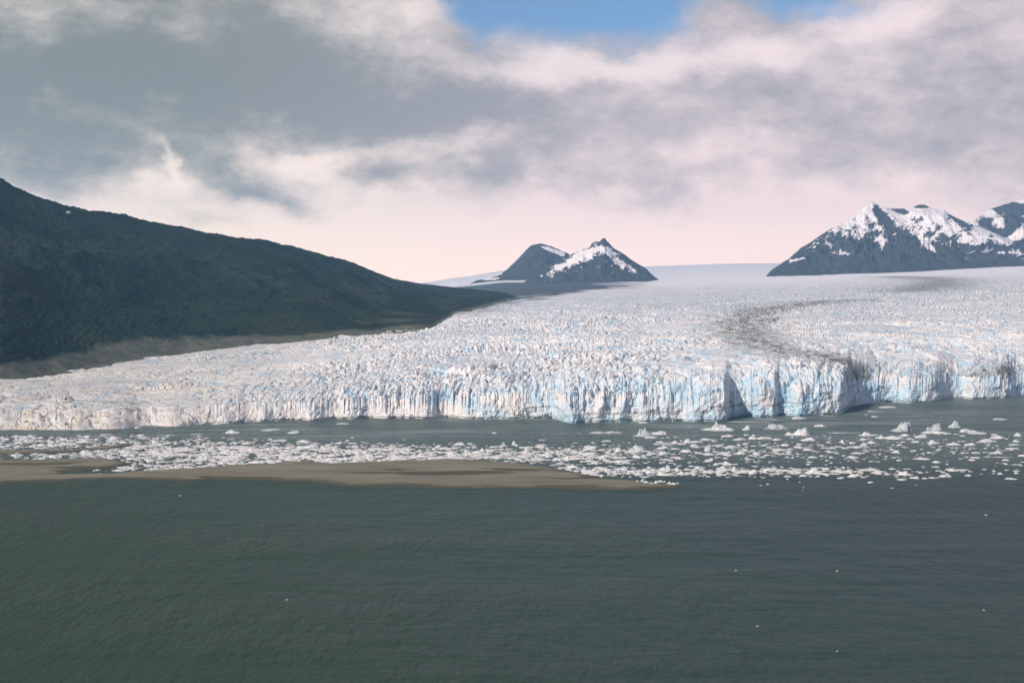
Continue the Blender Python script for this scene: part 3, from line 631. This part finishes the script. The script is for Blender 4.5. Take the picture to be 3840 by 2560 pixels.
# --- the named icebergs, each its own shape (crop coordinates of two enlarged parts of the photograph: A starts 1920, B starts 2840)
def cA(t): return (1920+t[0]/2.352, 1200+t[1]/2.352, t[2]/2.352, t[3]/2.352)
def cB(t): return (2840+t[0]/2.352, 1200+t[1]/2.352, t[2]/2.352, t[3]/2.352)
def cC(t): return (960+t[0]/2.352, 1200+t[1]/2.352, t[2]/2.352, t[3]/2.352)
def cD(t): return (0+t[0]/2.352, 1200+t[1]/2.352, t[2]/2.352, t[3]/2.352)
BERGS = [
 (cA((1170,1030,230,95)), 0.5, [(-0.05,0,2.2,0.22),(0.13,0,1.5,0.16),(0.0,0.1,1.0,0.3)], True, 'tall steep iceberg with a dark cleft, left of the widest white iceberg', 'steep cleft iceberg'),
 (cA((1840,980,370,92)), 0.45, [(0.02,0,2.6,0.20),(-0.18,0,1.0,0.22),(0.27,0,0.9,0.2)], False, 'widest white iceberg with a central hump and two low wings, close to the ice cliff', 'widest white berg'),
 (cA((845,1005,290,36)), 0.35, [(0.2,0,0.4,0.3),(-0.3,0,0.3,0.2)], True, 'long flat dirty iceberg with a ragged top, left of the steep cleft iceberg', 'long flat dirty berg'),
 (cA((2070,970,72,45)), 0.6, [(0.2,0,2,0.4),(-0.2,0,0.5,0.3)], False, 'small leaning berg just right of the widest white iceberg', 'small leaning berg'),
 (cB((180,965,210,62)), 0.5, [(-0.12,0,1.6,0.3),(0.25,0,1.2,0.2)], True, 'grey brown humped iceberg close to the cliff with dark debris on top', 'grey brown humped berg'),
 (cB((375,1020,270,85)), 0.5, [(0.12,0,2.0,0.28),(-0.3,0,1.0,0.15),(0.3,0,1.2,0.2)], False, 'slanting iceberg with a raised right end and dark shaded flank', 'slanting berg'),
 (cB((1290,985,230,98)), 0.55, [(0.14,0,3.0,0.36),(0.05,0,1.2,0.5)], True, 'lone grey pyramid shaped iceberg with its dark side to the right', 'grey pyramid berg'),
 (cB((1580,972,170,72)), 0.5, [(0.1,0,1.6,0.35),(-0.35,0,0.8,0.2)], True, 'blocky grey iceberg behind the long slab, left of the stacked berg', 'blocky grey berg'),
 (cB((1600,1006,275,42)), 0.4, [(-0.1,0,0.5,0.4)], False, 'long pale slab of ice lying in front of the blocky grey iceberg', 'long pale slab'),
 (cB((1750,950,135,70)), 0.55, [(0.1,0,2.2,0.28),(-0.1,0,1.0,0.4)], False, 'stacked iceberg of tilted plates with a snowy cap, highest at the right', 'stacked plate berg'),
 (cB((1885,992,165,42)), 0.45, [(-0.25,0,1.2,0.3),(0.2,0,0.5,0.3)], False, 'low wedge berg tapering to the right beside the stacked iceberg', 'low wedge berg'),
 (cB((975,1022,150,42)), 0.5, [(0.0,0,1.4,0.3)], False, 'humped berg at the right end of the long thin ice sliver', 'humped berg'),
 (cA((1600,1085,200,50)), 0.4, [(-0.25,0,1.6,0.2),(0.2,0,0.5,0.3)], False, 'grey hump of ice with a long low tail to the right, below the cleft iceberg', 'tailed grey hump'),
 (cA((1400,1095,190,38)), 0.4, [(0.25,0,1.8,0.2)], False, 'flat berg with one small peak at its right end, left of the tailed grey hump', 'one peaked flat berg'),
 (cA((1730,1155,72,62)), 0.6, [(0.1,0,1.5,0.4),(-0.2,0,1.0,0.3)], False, 'jagged upright block of ice amid the scattered floes', 'jagged upright block'),
 (cA((1100,1168,225,55)), 0.5, [(0.1,0,0.9,0.25),(-0.2,0,0.5,0.2)], False, 'broad lumpy raft of ice, largest among the floes left of centre', 'broad lumpy raft'),
 (cB((1300,1372,165,52)), 0.55, [(0.0,0,1.2,0.3),(0.2,0,0.6,0.2)], False, 'largest mound in the front row of ice, towards the right', 'front row mound'),
 (cB((505,1352,145,62)), 0.55, [(0.0,0,1.2,0.35)], False, 'rounded cream mound standing in the front row of ice', 'rounded cream mound'),
]
LAND = []
bs = 900
for (px, py, wp, hp), asp, pk, dirty, lab, short in BERGS:
    me = berg_mesh(bs, asp, 0.3, pk); bs += 1; me.materials.append(M_DIRTY if dirty else M_BERG)
    o, x, y = place('iceberg', me, px, py, wp, hp)
    o['label'] = lab; o['category'] = 'iceberg'; LAND.append((px, py, short))
FL = []
for t in [(550,940,105,25),(70,1050,160,28),(460,1065,120,35),(745,1080,50,30),(935,1060,65,22),(1090,1045,80,30),(1200,1050,160,35),(1010,1090,80,30),(1460,1040,130,40),(880,1125,180,22),(940,1110,60,35),(580,1110,30,15),(450,1150,90,25),(200,1150,120,25),(240,1190,210,22),(250,1110,90,25),(340,1125,40,15),(490,1215,90,20),(655,1215,40,18),(850,1215,100,25),(890,1180,130,20),(1190,1145,45,12),(1400,1080,70,18),(1560,1090,90,30),(1740,1105,150,28),(1890,1105,100,28),(2050,1080,150,40),(2130,1045,140,35),(2305,1025,70,40),(2290,1075,60,25),(2270,1105,100,20),(2260,1140,140,20),(2120,1180,110,30),(2180,1215,180,15),(2200,1240,80,20),(2030,1210,60,10),(1470,1230,140,22),(1585,1258,80,22),(1465,1180,40,12),(1735,1178,30,10),(2155,880,145,20),(1160,775,175,22),(1050,812,180,16),(1040,855,60,12),(960,838,30,8),(2010,1320,60,12),(2095,1335,40,18),(2145,1360,50,20),(2205,1325,50,10),(2250,1405,100,22),(2290,1355,50,20),(1865,1375,60,18),(1670,1385,100,35),(1560,1395,80,15),(1480,1400,60,15),(1400,1398,80,25),(1280,1412,90,20),(1150,1365,60,20),(990,1330,200,30),(1080,1360,60,12),(1000,1435,60,15),(1400,1455,30,8),(1190,1482,30,8),(840,1385,80,35),(735,1398,70,15),(690,1360,110,15),(720,1340,110,40),(940,1390,60,12),(590,1335,50,15),(380,1325,60,15),(300,1335,100,20),(210,1340,100,35),(120,1330,120,30),(150,1360,70,15),(60,1345,80,20),(265,1405,25,15),(95,1450,30,12),(30,1460,20,8),(375,1430,20,8),(410,1475,20,6),(400,1500,20,6),(1820,1072,40,12),(945,1225,30,8),(1130,1228,30,8),(775,1000,320,14),(110,882,230,14),(370,872,130,24),(640,848,140,8),(1960,1006,210,26),(1350,1050,70,14),(180,1180,60,14),(60,1110,60,16),(2270,1278,50,10),(2310,1275,40,10)]: FL.append(cB(t))
for t in [(1230,1040,125,20),(1310,1010,150,42),(2100,905,430,12),(1720,1060,120,20),(1900,1030,120,25),(2010,1060,120,30),(2130,1050,90,30),(1610,1115,80,28),(1820,1115,60,20),(1935,1130,120,25),(1540,1165,120,30),(1340,1185,110,35),(1235,1180,80,28),(1090,1208,140,15),(940,1160,80,50),(850,1175,60,30),(930,1220,80,25),(805,1225,60,45),(690,1200,110,40),(700,1250,110,22),(640,1155,50,18),(500,1155,60,20),(680,1125,100,25),(270,1110,110,22),(150,1180,110,60),(230,1220,90,40),(480,1230,70,40),(330,1210,80,30),(580,1205,80,25),(1350,1235,80,18),(1470,1225,70,25),(1740,1190,100,25),(1670,1180,80,12),(1860,1170,60,15),(1910,1200,45,22),(2010,1185,110,35),(2110,1160,100,10),(2080,1235,50,10),(1800,1280,60,28),(1910,1280,90,32),(1570,1260,50,15),(1610,1295,90,12),(1440,1275,30,12),(1210,1310,50,25),(1010,1265,70,30),(950,1270,60,12),(535,1285,35,18),(1380,1315,50,45),(1470,1330,80,40),(1560,1325,80,25),(1680,1325,60,20),(1750,1345,100,35),(1850,1345,100,30),(1950,1325,80,40),(2040,1345,80,30),(2130,1360,90,50),(1310,1345,90,20),(1220,1355,90,35),(1130,1365,70,30),(1060,1345,60,25),(990,1330,50,40),(900,1345,60,25),(500,1322,60,15),(570,1337,60,18),(640,1335,50,15),(730,1342,50,15),(270,1060,80,10),(715,1085,40,15),(595,1000,60,6),(1155,908,80,12)]: FL.append(cA(t))
for i in range(13): FL.append(cA((985+i*40, 1425+9*math.sin(i*1.3)+i*1.4, 30+14*((i*7) % 3), 16+5*((i*5) % 3))))
for t in [(125,975,170,20),(330,1000,130,30),(2105,1000,40,15),(1790,1105,110,35),(1600,1130,60,30),(1670,1140,60,25),(2160,1125,40,30),(2285,1105,60,45),(2000,1160,60,35),(490,1130,140,50),(410,1075,120,25),(200,1070,180,25),(1440,1160,70,20),(1200,1115,80,16),(760,920,120,18)]: FL.append(cC(t))
for t in [(2040,1000,120,35),(1205,952,60,15),(1900,920,90,10),(920,1012,110,15),(1000,1050,110,30),(1450,1020,150,15),(500,1075,60,30),(140,1060,40,20),(850,1060,50,20),(300,1045,60,16),(1730,1010,100,12)]: FL.append(cD(t))
LAND += [(2560,1812,'spit tip'), (1100,1722,'sandy spit'), (3820,1640,'right frame edge'), (20,1650,'left frame edge'), (2400,1600,'centre cliff foot'), (3300,1520,'shadowed ice cove'), (1400,1580,'left centre cliff foot')]
items = []
for i, (px, py, wp, hp) in enumerate(FL):
    r = hp/wp
    kind_ = 'thin' if r < 0.11 else ('lump' if r > 0.42 else 'flat')
    me = {'thin': THIN, 'lump': LUMP, 'flat': FLAT}[kind_]; me = me[i % len(me)]
    o, x, y = place('ice_floe', me, px, py, wp, hp, rot=0.0)
    o.rotation_euler[2] = random.uniform(-0.12, 0.12)
    if i % 3 == 0: o.scale[0] *= -1
    size = 'tiny' if wp < 16 else 'small' if wp < 30 else 'medium' if wp < 50 else 'large'
    shp = {'thin': 'sliver of ice', 'flat': 'flat floe', 'lump': 'rounded lump of ice'}[kind_]
    lx, ly, ln = min(LAND, key=lambda L_: math.hypot(L_[0]-px, (L_[1]-py)*2.2))
    dx_, dy_ = px-lx, (py-ly)*2.2
    di = ('right of' if dx_ > 0 else 'left of') if abs(dx_) > abs(dy_)*1.3 else ('in front of' if dy_ > 0 else 'behind')
    items.append([o, f'{size} {shp}', di, ln, math.hypot(dx_, dy_)])
byk = {}
for it in items: byk.setdefault((it[1], it[2], it[3]), []).append(it)
ORD = ['', 'second nearest', 'third nearest', 'fourth nearest', 'fifth nearest', 'sixth nearest', 'seventh nearest', 'eighth nearest', 'ninth nearest', 'tenth nearest', 'eleventh nearest', 'twelfth nearest', 'thirteenth nearest', 'fourteenth nearest']
for (a, di, ln), L_ in byk.items():
    L_.sort(key=lambda t: t[4])
    for k, it in enumerate(L_):
        o = it[0]; o['category'] = 'ice floe'; o['group'] = 'ice floes drifting in the lagoon'
        o['label'] = f'{a} {di} the {ln}' if len(L_) == 1 else f'{a} {di} the {ln}, {ORD[k] if k else "nearest"} to it'

# --- dense brash: the largest as things, the countless small bits as one
DENS = [((700,1700),(620,26),1.0),((250,1655),(420,16),0.85),((1250,1722),(520,22),0.9),((1700,1705),(340,22),0.8),((2150,1705),(240,26),0.45),((2450,1768),(420,14),0.6),((3000,1768),(420,12),0.35),((2700,1690),(500,35),0.16),((3400,1670),(500,50),0.10),((1000,1680),(500,16),0.55),((2100,1764),(200,9),0.6),((560,1752),(300,10),0.9)]
bar_w = pts_world(BAR); mud_w = pts_world(MUD)
def density(px, py):
    d = 0
    for (cx, cy), (rx, ry), a in DENS: d = d+a*np.exp(-(((px-cx)/rx)**2+((py-cy)/ry)**2))
    return d
N = 330000
cpx = RNG.uniform(-500, 4300, N); cpy = RNG.uniform(1628, 1800, N)
clump = fbm(cpx/70, cpy/9, 3, 701)
keep = RNG.uniform(0, 1, N) < density(cpx, cpy)*np.clip(0.42+clump*1.5, 0.03, 1)*0.42
cpx, cpy = cpx[keep], cpy[keep]
G = np.array([ray_ground(a, b) for a, b in zip(cpx, cpy)])
sd = np.minimum(sdf(bar_w, G[:, 0], G[:, 1]), sdf(mud_w, G[:, 0], G[:, 1]))
ok = sd > 1.0
cpx, cpy, G = cpx[ok], cpy[ok], G[ok]
sz = np.clip(RNG.lognormal(0.85, 0.55, len(G)), 0.9, 9.5)*0.85
order = np.argsort(-sz)
NB = 70
def zone(px): return 'left end of the lagoon' if px < 600 else 'brash left of centre' if px < 1300 else 'brash behind the middle of the spit' if px < 2000 else 'brash near the spit tip' if px < 2700 else 'open right side of the lagoon'
for q in order[:NB]:
    me = FLAT[q % 10] if q % 3 else LUMP[q % 8]
    o = bpy.data.objects.new('ice_floe', me); COL.objects.link(o)
    zs = max(v.co.z for v in me.vertices); s = float(sz[q])*1.15
    o.location = (G[q, 0], G[q, 1], 0); o.scale = (s, s, s*0.24/zs); o.rotation_euler = (0, 0, float(RNG.uniform(0, 6.28)))
    o['label'] = f'bigger white chunk crowded among small bits, {zone(cpx[q])}'; o['category'] = 'ice floe'; o['group'] = f'bigger chunks in the {zone(cpx[q])}'
BV, BF = [], []
nv = 0
rest = order[NB:]
for q in rest:
    n = 6; s = sz[q]; a0 = RNG.uniform(0, 6.28); ang = a0+np.arange(n)*2*np.pi/n+RNG.uniform(-0.3, 0.3, n)
    r1 = s*0.5*RNG.uniform(0.7, 1.2, n); hgt_ = s*RNG.uniform(0.05, 0.26)
    st_ = RNG.uniform(1.0, 1.9)
    b = np.stack([G[q, 0]+np.cos(ang)*r1*st_, G[q, 1]+np.sin(ang)*r1, np.full(n, -0.1)], -1)
    t = np.stack([G[q, 0]+np.cos(ang)*r1*0.8*st_, G[q, 1]+np.sin(ang)*r1*0.8, hgt_*RNG.uniform(0.35, 0.8, n)], -1)
    c = np.array([[G[q, 0]+RNG.uniform(-.2, .2)*s, G[q, 1]+RNG.uniform(-.2, .2)*s, hgt_]])
    BV.append(np.concatenate([b, t, c]))
    for i in range(n):
        j = (i+1) % n; BF += [(nv+i, nv+j, nv+n+j), (nv+i, nv+n+j, nv+n+i), (nv+n+i, nv+n+j, nv+2*n)]
    nv += 2*n+1
np_mesh('brash_ice', np.concatenate(BV), np.array(BF), M_BERG, None, False, 'stuff', 'white brash ice packed along the sandy spit')
print('brash', len(rest))
# bits of ice adrift on the open water in front of the spit
DRIFT_SCALE = 0.75
DRIFT = [(3700,1932,18,'lone ice scrap near the right edge, nearest the front row'),(2760,2139,12,'tiny ice scrap on open water right of centre'),(2840,2347,14,'tiny ice scrap low on the open water, centre right'),(3140,2141,14,'pair of bright scraps adrift right of centre on open water'),(3690,2287,12,'tiny ice scrap low on the open water near the right edge'),(3140,2441,12,'lowest ice scrap on the dark open water'),(676,1859,14,'tiny ice scrap in the water just below the spit at left'),(1075,2248,12,'tiny ice scrap on open water left of centre')]
for i, (px, py, wp, lab) in enumerate(DRIFT):
    o, x, y = place('ice_scrap', LUMP[i % 8], px, py, wp*DRIFT_SCALE, wp*0.3)
    o['label'] = lab; o['category'] = 'ice scrap'; o['group'] = 'ice scraps adrift on the open water'

# ------------------------------------------------------------------ haze
def haze():
    x0, x1, y0, y1, z0, z1 = -14000, 14000, -2500, 15700, -70, 1150
    V = [(x, y, z) for z in (z0, z1) for y in (y0, y1) for x in (x0, x1)]
    Fh = [(0,2,3,1),(4,5,7,6),(0,1,5,4),(2,6,7,3),(0,4,6,2),(1,3,7,5)]
    me = bpy.data.meshes.new('haze'); me.from_pydata(V, [], Fh); me.update()
    m = bpy.data.materials.new('haze'); m.use_nodes = True; n = NT(m.node_tree)
    v = n.node('ShaderNodeVolumePrincipled'); v.inputs['Color'].default_value = (0.33, 0.64, 1.0, 1); v.inputs['Density'].default_value = 5.3e-5; v.inputs['Anisotropy'].default_value = 0.1
    o = n.node('ShaderNodeOutputMaterial'); n.l.new(v.outputs[0], o.inputs['Volume'])
    me.materials.append(m); ob = bpy.data.objects.new('haze', me); COL.objects.link(ob); ob['kind'] = 'stuff'; ob['label'] = 'thin blue air between the camera and the mountains'
haze()
